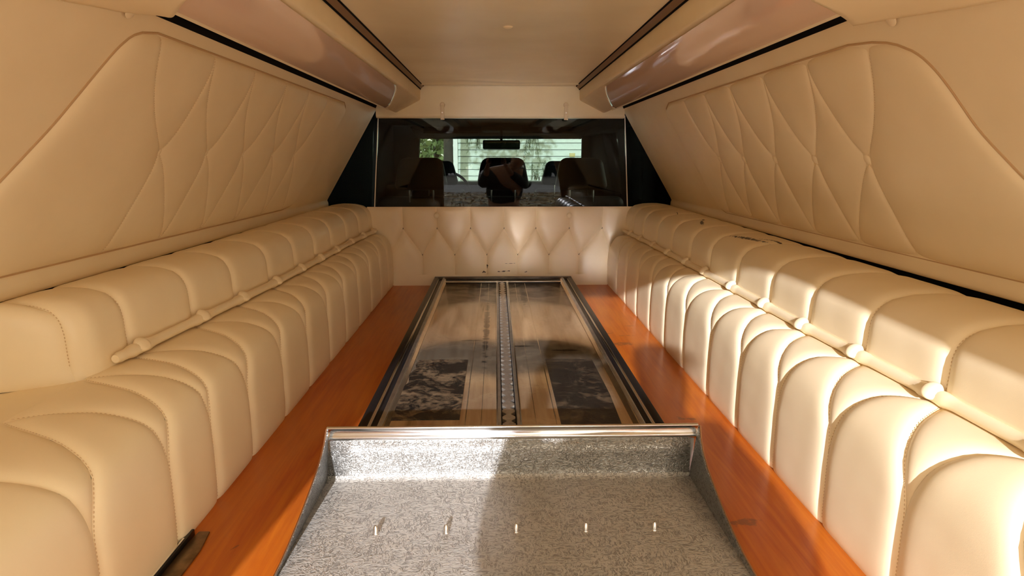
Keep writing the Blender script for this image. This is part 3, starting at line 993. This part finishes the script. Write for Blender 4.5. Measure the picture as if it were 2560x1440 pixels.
# rolled chrome rim along the back wall
prof = [(1.2085, .092), (1.2065, .0955), (1.2065, .099), (1.2085, .102), (1.211, .108), (1.2105, .114), (1.207, .1175), (1.208, .1205), (1.212, .1215), (1.216, .1190), (1.217, .09), (1.213, .088)]
mb = MB(); mb.prism(prof, 'x', PX0 + .002, PX1 + .014); mb.build('rolled_rim', M_CHROME, pn, bevel=.0012)
mb = MB(); mb.prism([(1.211, .0), (1.2155, .0), (1.2165, .10), (1.212, .10)], 'x', PX0 - .004, PX1 + .008); mb.build('back_plate', M_DULL, pn)
for x in (-.234, -.112, .010, .132, .253):
    mb = MB(); mb.tube([(x, 1.012, .0095), (x, 1.012, .012), (x, 1.012, .021), (x, 1.012, .0245)], [.0062, .0052, .0042, .0018], 12)
    o = mb.build('locating_pin', M_CHROME, pn, smooth=True)

# small plated bracket by the left bolster
br = empty('sill_bracket', (-.55, .95, 0)); tag(br, 'small tarnished metal bracket and black slide at the foot of the left bolster', 'bracket')
mb = MB(); mb.prism([(-.556, .60), (-.520, .60), (-.522, .98), (-.530, 1.035), (-.549, 1.035), (-.553, 1.0)], 'z', .0005, .004)
mb.build('bracket_plate', plain('tarnished_brass', (.30, .19, .09), .35, .8, nz=(40, .6)), br, bevel=.001)
mb = MB(); mb.box((-.562, .55, .0), (-.5535, 1.03, .012)); mb.build('slide_rail', M_DARKRAIL, br, bevel=.001)
mb = MB(); mb.box((-.5595, .55, .012), (-.5565, 1.00, .0135)); mb.build('slide_wire', M_CHROME, br)

# ------------------------------------------------------------------ cab beyond the glass
cab = empty('cab_interior', (0, 4.6, 0)); tag(cab, 'dark cab interior shell with roof lining and pillars seen through the glass', None, None, 'structure')
def bx(name, a, b, mat, parent, bev=.0):
    mb = MB(); mb.box(a, b); return mb.build(name, mat, parent, bevel=bev)
# roof lining in three panels
V = []; F = []
for x0, x1, dz in ((-.62, -.22, .0), (-.20, .24, .012), (.26, .62, .0)):
    mb = MB(); mb.box((x0, 3.36, .895 + dz), (x1, 5.62, .91 + dz)); mb.build('roof_lining', M_LINER, cab, bevel=.004)
bx('roof_board', (-.95, 3.33, .925), (.95, 5.62, .94), M_CAB, cab)
mb = MB(); mb.prism([(5.2, .895), (5.68, .815), (5.70, .835), (5.62, .93)], 'x', -.70, .72); mb.build('windscreen_header', M_CAB, cab, bevel=.006)
mb = MB(); mb.box((-.13, 4.9, .855), (.17, 5.3, .895)); mb.build('roof_console', M_LINER, cab, bevel=.012)
for x0, x1 in ((-.60, -.16), (.20, .62)):
    mb = MB(); mb.box((x0, 5.25, .845), (x1, 5.42, .862)); mb.build('sun_visor', M_LINER, cab, bevel=.006)
bx('door_card', (-.95, 3.33, -.2), (-.90, 5.9, .95), M_CAB, cab)
# right side: sill, pillars and open window space
bx('door_card', (.84, 3.33, -.2), (.92, 5.9, .41), M_CAB, cab)
for pts in ([(3.33, .30), (3.66, .30), (3.56, .95), (3.33, .95)], [(3.88, .40), (4.20, .40), (4.52, .95), (4.05, .95)], [(4.47, .40), (5.9, .40), (5.9, .95), (5.22, .95)]):
    mb = MB(); mb.prism(pts, 'x', .80, .88 if pts[0][0] > 3.4 else 1.0); mb.build('side_pillar', M_CAB, cab, bevel=.004)
bx('cant_rail', (.74, 3.33, .84), (.90, 5.9, .95), M_CAB, cab, .01)
for s_, x0, x1 in ((-1, -.95, -.70), (1, .725, .95)):
    mb = MB(); mb.prism([(x0, -.2), (x1 + (.0), -.2), (x1 + (-.0), .50), (x1 - s_ * -.0 if s_ < 0 else x1, .50), (x1 + (.03 if s_ < 0 else -.03), .95), (x0, .95)], 'y', 5.66, 5.72)
    mb.build('windscreen_pillar', M_CAB, cab, bevel=.004)
bx('dashboard', (-.90, 5.15, .0), (.90, 5.70, .455), M_CAB, cab, .03)
bx('cab_floor', (-.95, 3.33, -.25), (.95, 5.9, -.2), M_CAB, cab)
bx('bulkhead', (-.95, 5.66, -.25), (.95, 5.72, .44), M_CAB, cab)
ws = empty('window_2', (0, 5.72, .5)); tag(ws, 'windscreen of the hearse', None, None, 'structure')
mb = MB(); mb.box((-.72, 5.69, .43), (.74, 5.695, .84)); mb.build('windscreen_pane', M_WSHIELD, ws)
w3 = empty('window_3', (.83, 4.2, .6)); tag(w3, 'right side windows of the cab', None, None, 'structure')
mb = MB(); mb.box((.852, 3.60, .40), (.856, 5.1, .88)); mb.build('side_pane', M_WSHIELD, w3)

def soft_box(name, cx, cy, cz, wx, wy, wz, mat, parent, taper=.85, lean=0.0, r=.04):
    """rounded cushion: wide at the base, slightly narrower at the top"""
    me = bpy.data.meshes.new(name)
    bm = bmesh.new()
    bmesh.ops.create_cube(bm, size=1.0)
    for v in bm.verts:
        t = v.co.z + .5
        k = 1 + (taper - 1) * t
        v.co = Vector((cx + v.co.x * wx * k, cy + v.co.y * wy * (1 - .25 * t) + lean * t, cz + v.co.z * wz))
    bmesh.ops.bevel(bm, geom=bm.edges[:], offset=r, segments=5, affect='EDGES', profile=.55, clamp_overlap=True)
    bm.to_mesh(me); bm.free()
    me.polygons.foreach_set('use_smooth', [True] * len(me.polygons))
    return link(name, me, mat, parent)

rb = empty('rear_bench', (0, 3.75, -.2)); tag(rb, 'black leather rear bench seat with three headrests right behind the glass', 'seat')
soft_box('seat_back', .01, 3.80, .12, 1.50, .14, .62, M_SEAT, rb, .97, .04, .05)
soft_box('seat_cushion', .01, 4.05, -.10, 1.50, .50, .18, M_SEAT, rb, .97, 0, .05)
for x, ww in ((-.457, .315), (.018, .315), (.475, .315)):
    h = soft_box('headrest', x, 3.78, .562, ww, .12, .185, M_SEAT, rb, .78, .02, .045)
    for dx in (-.069, .069):
        mb = MB(); mb.tube([(x + dx, 3.77, .40), (x + dx, 3.77, .50)], .0065, 10); mb.build('headrest_post', M_CHROME, h, smooth=True)
for x, lab in ((-.46, 'dark front seat with blue tinged headrest on the driver side, left of the middle headrest'), (.47, 'dark front seat with blue tinged headrest on the passenger side, right of the middle headrest')):
    fs = empty('front_seat', (x, 4.8, -.2)); tag(fs, lab, 'seat', 'front seats of the cab')
    soft_box('seat_back', x, 4.85, .12, .48, .13, .62, M_SEAT, fs, .85, .05, .05)
    soft_box('seat_cushion', x, 5.02, -.12, .50, .40, .16, M_SEAT, fs, .95, 0, .04)
    h = soft_box('headrest', x, 4.80, .545, .33, .11, .175, M_SEATBL, fs, .72, .02, .05)
    for dx in (-.06, .06):
        mb = MB(); mb.tube([(x + dx, 4.8, .38), (x + dx, 4.8, .48)], .006, 8); mb.build('headrest_post', M_CHROME, h, smooth=True)
mr = empty('rear_view_mirror', (.01, 5.5, .76)); tag(mr, 'black rear view mirror hanging at the top of the windscreen', 'mirror')
mb = MB(); mb.box((-.118, 4.78, .716), (.154, 4.80, .782)); mb.build('mirror_head', M_SEAT, mr, bevel=.012, seg=3)
mb = MB(); mb.box((-.108, 4.775, .724), (.144, 4.781, .774)); mb.build('mirror_glass', plain('mirror_glass', (.25, .28, .27), .03, 1.0), mr)
mb = MB(); mb.tube([(.018, 4.80, .775), (.018, 4.84, .82), (.018, 4.9, .86)], .010, 8); mb.build('mirror_arm', M_SEAT, mr, smooth=True)
sw = empty('steering_wheel', (-.42, 5.1, .42)); tag(sw, 'thin rimmed steering wheel behind the driver seat, half hidden', 'steering wheel')
mb = MB(); c = Vector((-.42, 5.10, .38)); ring = []
for k in range(33):
    a = 2 * math.pi * k / 32; ring.append(tuple(c + Vector((.19 * math.cos(a), .06 * math.sin(a), .165 * math.sin(a)))))
mb.tube(ring, .011, 8, cap=False); mb.build('wheel_rim', M_SEAT, sw, smooth=True)
mb = MB(); mb.box((-.48, 5.08, .34), (-.36, 5.12, .42)); mb.tube([c + Vector((-.18, 0, 0)), c + Vector((.18, 0, 0))], .012, 8); mb.build('wheel_hub', M_SEAT, sw, bevel=.0)
hdx = empty('car_hood', (0, 6.6, .3)); tag(hdx, 'slate grey hood of the hearse beyond the windscreen', 'car hood')
V = []; F = []
for i in range(13):
    x = -.85 + 1.7 * i / 12
    for j in range(8):
        y = 5.74 + 1.7 * j / 7
        V.append((x, y, .435 - .05 * (x / .85) ** 4 - .03 * (j / 7) ** 3))
F = [(i * 8 + j, (i + 1) * 8 + j, (i + 1) * 8 + j + 1, i * 8 + j + 1) for i in range(12) for j in range(7)]
o = mesh('hood_panel', V, F, plain('slate_car_paint', (.05, .06, .075), .2, .3), hdx, smooth=True)
md = o.modifiers.new('thick', 'SOLIDIFY'); md.thickness = .02; md.offset = -1
mb = MB(); mb.prism([(5.8, -.5), (7.5, -.5), (7.45, .37), (5.8, .40)], 'x', -.82, .82); mb.build('front_body', M_PAINT, hdx)

# ------------------------------------------------------------------ outdoors
GZ = -.66
gd = empty('ground', (0, 0, GZ)); tag(gd, 'driveway and leaf strewn grass around the hearse', None, None, 'structure')
def ground_mat():
    m, nt, b = _new('leaf_strewn_ground')
    tc = nt.nodes.new('ShaderNodeTexCoord'); sp = nt.nodes.new('ShaderNodeSeparateXYZ'); nt.links.new(tc.outputs['Object'], sp.inputs[0])
    grass = mixc(nt, ramp(nt, noise(nt, 9, 5), .35, .65), (.30, .30, .10), (.62, .42, .20))
    grass = mixc(nt, ramp(nt, noise(nt, 2.0, 4), .45, .6), grass, (.07, .08, .03))
    road = mixc(nt, noise(nt, 3, 5), (.40, .42, .46), (.27, .28, .32))
    yy = mth(nt, 'ADD', sp.outputs[1], mth(nt, 'MULTIPLY', noise(nt, .6, 2), 2.0))
    f1 = ramp(nt, yy, -17.0, -18.0)
    bounce_drive = mixc(nt, ramp(nt, noise(nt, 5, 5), .3, .7), (.50, .46, .39), (.40, .36, .30))  # pale near ground, added to bounce light up to the ceiling
    f0 = ramp(nt, yy, -9.2, -9.0)
    nt.links.new(mixc(nt, f0, mixc(nt, f1, grass, road), bounce_drive), b.inputs['Base Color'])
    b.inputs['Roughness'].default_value = .85
    return m
mesh('ground_sheet', [(-60, -80, GZ), (60, -80, GZ), (60, 40, GZ), (-60, 40, GZ)], [(0, 1, 2, 3)], ground_mat(), gd)
V = []; F = []
for k in range(9000):
    x = rng.uniform(-7, 7); y = rng.uniform(-19, -8.6); a = rng.uniform(0, 6.28); r = rng.uniform(.03, .07); t = rng.uniform(-.5, .5)
    c_, s_ = math.cos(a) * r, math.sin(a) * r; i = len(V)
    V += [(x - c_, y - s_, GZ + .005), (x + s_ * .5, y - c_ * .5, GZ + .01 + abs(t) * r), (x + c_, y + s_, GZ + .015), (x - s_ * .5, y + c_ * .5, GZ + .01)]
    F.append((i, i + 1, i + 2, i + 3))
o = mesh('leaf_litter', V, F, plain('dry_leaves', (.48, .27, .10), .6, nz=(3, .6)))
tag(o, 'brown autumn leaves scattered over the grass behind the hearse', 'leaves', None, 'stuff')

# house with horizontal siding boards
hs = empty('siding_house', (1.6, 12, GZ)); tag(hs, 'pale house wall clad in horizontal siding boards beyond the windscreen', 'house')
M_SID = plain('pale_green_siding', (.50, .56, .50), .6)
bp = .118
hrot = math.radians(-4)
prot = None
def hx(x, dy):   # wall line swings slightly nearer on the right
    return (x, 12.0 + dy - (x + .72) * .07, 0)
for k in range(36):
    z0 = GZ + .05 + k * bp
    if prot is None:
        x0, x1 = -.72, 5.6
        ya, yb = 12.0, 12.0 - (x1 - x0) * .07
        V = [(x0, ya - .022, .009), (x1, yb - .022, .009), (x1, yb, bp), (x0, ya, bp), (x0, ya + .01, .009), (x1, yb + .01, .009), (x1, yb + .01, bp), (x0, ya + .01, bp)]
        F = [(0, 1, 2, 3), (4, 7, 6, 5), (0, 4, 5, 1), (3, 2, 6, 7), (0, 3, 7, 4), (1, 5, 6, 2)]
        prot = mesh('siding_board', V, F, M_SID, hs)
        prot.location = (0, 0, z0)
    else:
        b_ = prot.copy(); COL.objects.link(b_); b_.parent = hs; b_.matrix_parent_inverse = prot.matrix_parent_inverse.copy(); b_.location = (0, 0, z0)
mb = MB(); mb.box((-.80, 11.93, GZ), (-.72, 12.05, 3.6)); mb.build('corner_board', plain('white_corner_board', (.6, .62, .58), .5), hs)
mb = MB(); mb.box((-.72, 12.04, GZ), (5.6, 12.3, 3.6)); mb.build('wall_core', plain('lap_shade_core', (.2, .2, .18), .8), hs)  # dark core shows through the board gaps as their lap shadows
mb = MB(); mb.box((1.31, 11.80, .685), (1.41, 11.86, .75)); mb.build('wall_vent', plain('tan_vent', (.45, .38, .15), .5), hs, bevel=.008)
# brick chimney seen through the right cab window
bkh = empty('brick_pier', (2.45, 10.7, GZ)); tag(bkh, 'red brick pier seen through the right cab window', 'brick pier')
M_BRICK = plain('red_brick', (.30, .085, .05), .8, nz=(8, .4))
M_MORT = plain('mortar', (.20, .12, .09), .9)
mb = MB(); mb.box((2.15, 10.62, GZ), (2.83, 10.9, .62)); mb.build('pier_core', M_MORT, bkh)
mb = MB(); mb.box((0, 0, 0), (.215, .02, .062)); bp0 = mb.build('brick', M_BRICK, bkh, bevel=.003)
first = True
for r_ in range(17):
    for c2 in range(3):
        q = bp0 if first else bp0.copy()
        if not first:
            COL.objects.link(q); q.parent = bkh
        first = False
        q.matrix_parent_inverse = Matrix.Translation(-Vector(bkh.location))
        q.location = (2.15 + c2 * .23 + (.0 if r_ % 2 else -.06), 10.602, GZ + .01 + r_ * .075)

def ball():
    v = rng.normal(size=3)
    return v / np.linalg.norm(v) * rng.uniform(0, 1) ** .4

def foliage(n, fn, size, mat, name, parent, tri=True):
    V = []; F = []
    for k in range(n):
        p = fn(k); a = rng.normal(size=3); a /= np.linalg.norm(a); b = rng.normal(size=3); b -= a * b.dot(a); b /= np.linalg.norm(b)
        s = size * rng.uniform(.6, 1.4); i = len(V)
        V += [p - a * s, p + b * s * .5, p + a * s, p - b * s * .5]; F.append((i, i + 1, i + 2, i + 3))
    return mesh(name, V, F, mat, parent)
M_LEAFD = plain('dark_leaf', (.035, .06, .018), .7, nz=(2, .5))
M_LEAFG = plain('green_leaf', (.16, .22, .07), .6, nz=(2, .5))
M_BARK = plain('bark', (.05, .038, .028), .9, nz=(12, .5))
# trunk and open tree left of the house
tr = empty('tree', (-.95, 10.5, GZ)); tag(tr, 'dark tree trunk standing at the left corner of the pale house', 'tree')
mb = MB(); mb.tube([(-.80, 10.5, GZ), (-.79, 10.5, .5), (-.77, 10.5, 1.6), (-.8, 10.6, 4.2)], [.10, .078, .07, .05], 12); mb.build('trunk', M_BARK, tr, smooth=True)
foliage(350, lambda k: np.array([-1.0, 10.2, 3.6]) + ball() * np.array([1.1, .8, .7]), .10, M_LEAFG, 'crown', tr)['kind'] = 'stuff'
for (tx, ty, r0, hh, lab) in ((-1.75, 19, 1.1, .9, 'thin leafy tree against the sky left of the dark trunk'), (-4.2, 24, 2.0, 1.8, 'broad green tree farther left behind the thin leafy tree')):
    t2 = empty('tree', (tx, ty, GZ)); tag(t2, lab, 'tree', 'trees left of the house')
    mb = MB(); mb.tube([(tx, ty, GZ), (tx, ty, .8), (tx + .1, ty, 2.2)], [.12, .09, .05], 10); mb.build('trunk', M_BARK, t2, smooth=True)
    foliage(1500, lambda k: np.array([tx, ty, hh]) + ball() * np.array([r0 * 1.6, 1.3, 1.3]), .11, M_LEAFG, 'crown', t2)['kind'] = 'stuff'
# drooping conifer branches in front of the siding
M_NEED = plain('conifer_needles', (.11, .15, .035), .6, nz=(4, .4))
def spray(cx, cy, cz, L, n, lab, drop=.9):
    e_ = empty('conifer_branch', (cx, cy, cz)); tag(e_, lab, 'branch', 'conifer branches by the house')
    mb = MB(); V = []; F = []
    for k in range(n):
        a = rng.uniform(-1, 1); l = L * rng.uniform(.4, 1)
        p0 = np.array([cx + rng.uniform(-.25, .25) * L, cy, cz]); p = p0.copy(); pts = [p.copy()]
        for j in range(8):
            p = p + np.array([a * .35, rng.uniform(-.05, .05), -drop]) * l / 8 * np.array([1 - j * .05, 1, 1]); pts.append(p.copy())
        mb.tube([tuple(q) for q in pts], [.006 - .0006 * j for j in range(9)], 5)
        for q in pts[1:]:
            for m_ in range(14):
                d = rng.normal(size=3); d[2] = -abs(d[2]) * .8; d /= np.linalg.norm(d)
                o_ = np.array([d[1], -d[0], .0]) * .004
                s = q + rng.normal(size=3) * .015; i = len(V)
                V += [s - o_, s + o_, s + d * .07]; F.append((i, i + 1, i + 2))
    mb.tube([(cx, cy, cz), (cx + .03, cy + .02, cz + .4), (cx - .05, 8.9, 2.2)] if drop > 0 else [(cx, cy, cz + .05), (cx + .02, cy, GZ)], .012, 6)
    mb.build('twig', M_BARK, e_, smooth=True)
    mesh('needles', V, F, M_NEED, e_)['kind'] = 'stuff'
spray(.46, 10.3, 1.15, .75, 8, 'drooping green conifer branch beside the rear view mirror')
spray(-.35, 10.2, 1.25, .55, 9, 'conifer branch hanging high in the left half of the windscreen')
spray(1.30, 10.5, .35, .4, 7, 'small conifer sprig low before the right of the siding', -.6)
spray(.70, 10.9, .30, .55, 8, 'conifer sprig rising behind the middle headrest', -.6)
# high boughs between the sun and the house (they dapple the wall)
bh = empty('conifer', (-2.5, 8.4, GZ)); tag(bh, 'conifer whose high bough hangs over the hood, mostly above the windscreen', 'tree')
foliage(1000, lambda k: np.array([-.25, 8.2, 1.95]) + ball() * np.array([.9, .7, .5]), .05, M_NEED, 'needles', bh)['kind'] = 'stuff'
mb = MB(); mb.tube([(-2.5, 8.4, 2.6), (-.9, 8.3, 2.2), (.6, 8.9, 2.2)], [.04, .03, .01], 8); mb.build('limb', M_BARK, bh, smooth=True)
mb = MB(); mb.tube([(-2.5, 8.4, GZ), (-2.5, 8.4, 2.6), (-2.4, 8.4, 4.5)], [.12, .09, .05], 10); mb.build('trunk', M_BARK, bh, smooth=True)

# dark wood behind the hearse (mirrored in the cab window)
for i, (tx, ty, hh, rr) in enumerate([(-28, -44, 5.6, 4.2), (-20, -46, 6.0, 4.0), (-12, -42, 5.4, 3.8), (-4.2, -46, 5.2, 3.6), (-.2, -50.5, 6.4, 3.6), (3.6, -42, 6.0, 4.0), (11.4, -46, 6.6, 4.0), (19.4, -42, 6.2, 4.2), (27.4, -46, 6, 4.2)]):
    t2 = empty('tree', (tx, ty, GZ)); tag(t2, 'dark evergreen of the tree line behind the hearse, seen only mirrored in the cab window', 'tree', 'tree line behind the hearse')
    mb = MB(); mb.tube([(tx, ty, GZ), (tx, ty, hh * .7)], [.3, .15], 8); mb.build('trunk', M_BARK, t2, smooth=True)
    foliage(2600, lambda k: np.array([tx, ty, hh * .42]) + ball() * np.array([3.3, 2.0, hh * .5]), .42, M_LEAFD, 'crown', t2)['kind'] = 'stuff'

# ------------------------------------------------------------------ photographer behind the camera (mirrored in the glass, casts the shadow)
def skin(name, verts, edges, radii, mat, parent, sub=2, root=0):
    me = bpy.data.meshes.new(name)
    me.from_pydata(verts, edges, [])
    o = link(name, me, None, parent)
    sk = o.modifiers.new('skin', 'SKIN')
    sb = o.modifiers.new('sub', 'SUBSURF'); sb.levels = sub; sb.render_levels = sub
    sv = me.skin_vertices[0].data
    for i, r in enumerate(radii):
        sv[i].radius = (r, r) if not isinstance(r, tuple) else r
    sv[root].use_root = True
    bpy.context.view_layer.update()
    dg = bpy.context.evaluated_depsgraph_get()
    m2 = bpy.data.meshes.new_from_object(o.evaluated_get(dg))
    o.modifiers.clear()
    o.data = m2
    m2.materials.clear(); m2.materials.append(mat)
    m2.polygons.foreach_set('use_smooth', [True] * len(m2.polygons))
    return o
ps = empty('person', (.1, -.55, GZ)); tag(ps, 'person in a dark jacket holding up a phone, mirrored in the cab window', 'person')
M_SKIN = plain('skin', (.55, .33, .23), .5); M_JACK = plain('dark_jacket', (.05, .045, .05), .8, nz=(20, .4)); M_JEAN = plain('blue_jeans', (.05, .08, .16), .8); M_HAIR = plain('brown_hair', (.05, .03, .02), .7, bs=200)
J = [(.06, -.62, -.02), (.06, -.56, .14), (.07, -.46, .32), (.08, -.40, .47), (.16, -.37, .56), (.21, -.35, .61), (.22, -.335, .665), (.22, -.35, .715)]
R_ = [(.14, .12), (.17, .12), (.22, .13), (.21, .09), (.05, .055), (.065, .075), (.078, .095), (.05, .06)]
V_ = list(J); Ed = [(i, i + 1) for i in range(7)]; Rd = list(R_)
def limb(start, pts, rr):
    prev = start
    for p, r in zip(pts, rr):
        V_.append(p); Rd.append(r); Ed.append((prev, len(V_) - 1)); prev = len(V_) - 1
    return prev
limb(3, [(-.11, -.42, .50), (-.16, -.36, .38), (-.165, -.26, .40), (-.12, -.14, .50), (-.105, -.075, .60)], [.06, .048, .043, .030, .024])
limb(3, [(.27, -.42, .50), (.31, -.36, .38), (.29, -.27, .38), (.13, -.15, .50), (.065, -.075, .60)], [.06, .048, .043, .030, .024])
limb(0, [(-.06, -.62, -.10), (-.10, -.52, -.34), (-.12, -.62, -.56), (-.12, -.62, GZ + .05), (-.13, -.52, GZ + .035)], [.10, .068, .05, .042, .04])
limb(0, [(.18, -.62, -.10), (.22, -.52, -.34), (.23, -.62, -.56), (.23, -.62, GZ + .05), (.24, -.52, GZ + .035)], [.10, .068, .05, .042, .04])
skin('body', V_, Ed, Rd, M_SKIN, ps)
jv = list(range(1, 4)) + list(range(8, 12)) + list(range(13, 17))
mp_ = {v: i for i, v in enumerate(jv)}
skin('jacket', [V_[v] for v in jv], [(mp_[a], mp_[b]) for a, b in Ed if a in mp_ and b in mp_], [(tuple(q + .014 for q in Rd[v]) if isinstance(Rd[v], tuple) else Rd[v] + .014) for v in jv], M_JACK, ps)
jv = [0, 1] + list(range(18, 22)) + list(range(23, 27)); mp_ = {v: i for i, v in enumerate(jv)}
skin('trousers', [V_[v] for v in jv], [(mp_[a], mp_[b]) for a, b in Ed if a in mp_ and b in mp_], [(tuple(q + .012 for q in Rd[v]) if isinstance(Rd[v], tuple) else Rd[v] + .012) for v in jv], M_JEAN, ps)
skin('hair', [(.22, -.372, .645), (.22, -.375, .69), (.22, -.352, .735)], [(0, 1), (1, 2)], [(.082, .07), (.09, .085), (.07, .072)], M_HAIR, ps)
skin('nose', [(.218, -.255, .673), (.218, -.225, .650)], [(0, 1)], [.010, .013], M_SKIN, ps, 1)
for dx in (-.032, .032):
    mb = MB(); mb.tube([(.22 + dx, -.245, .68), (.22 + dx, -.239, .68)], [.011, .006], 10); mb.build('eye', plain('eye_white', (.7, .7, .68), .2) if dx < 0 else bpy.data.materials['eye_white'], ps, smooth=True)
for sx, hxp in ((1, -.105), (-1, .065)):
    vs = [(hxp, -.075, .60), (hxp + sx * .004, -.060, .632)]; es = [(0, 1)]; rs = [(.024, .016), (.030, .014)]
    for f_ in range(4):
        b0 = len(vs); zz = .660 - f_ * .019
        vs += [(hxp + sx * .006, -.058, zz), (hxp + sx * (.022 + .003 * (f_ == 1)), -.050, zz + .003), (hxp + sx * .034, -.036, zz + .003)]
        es += [(1, b0), (b0, b0 + 1), (b0 + 1, b0 + 2)]; rs += [.0095, .0085, .007]
    b0 = len(vs); vs += [(hxp + sx * .010, -.075, .625), (hxp + sx * .030, -.072, .640)]; es += [(0, b0), (b0, b0 + 1)]; rs += [.010, .008]
    skin('hand', vs, es, rs, M_SKIN, ps, 2)
ph = empty('phone', (-.022, -.040, .63)); tag(ph, 'black phone held up in both hands by the person behind the camera', 'phone')
mb = MB(); mb.box((-.094, -.050, .606), (.050, -.042, .672)); mb.build('phone_body', M_SEAT, ph, bevel=.003)
mb = MB(); mb.tube([(-.022, -.044, .648), (-.022, -.040, .648)], .006, 14); mb.build('phone_lens', M_CHROME, ph)
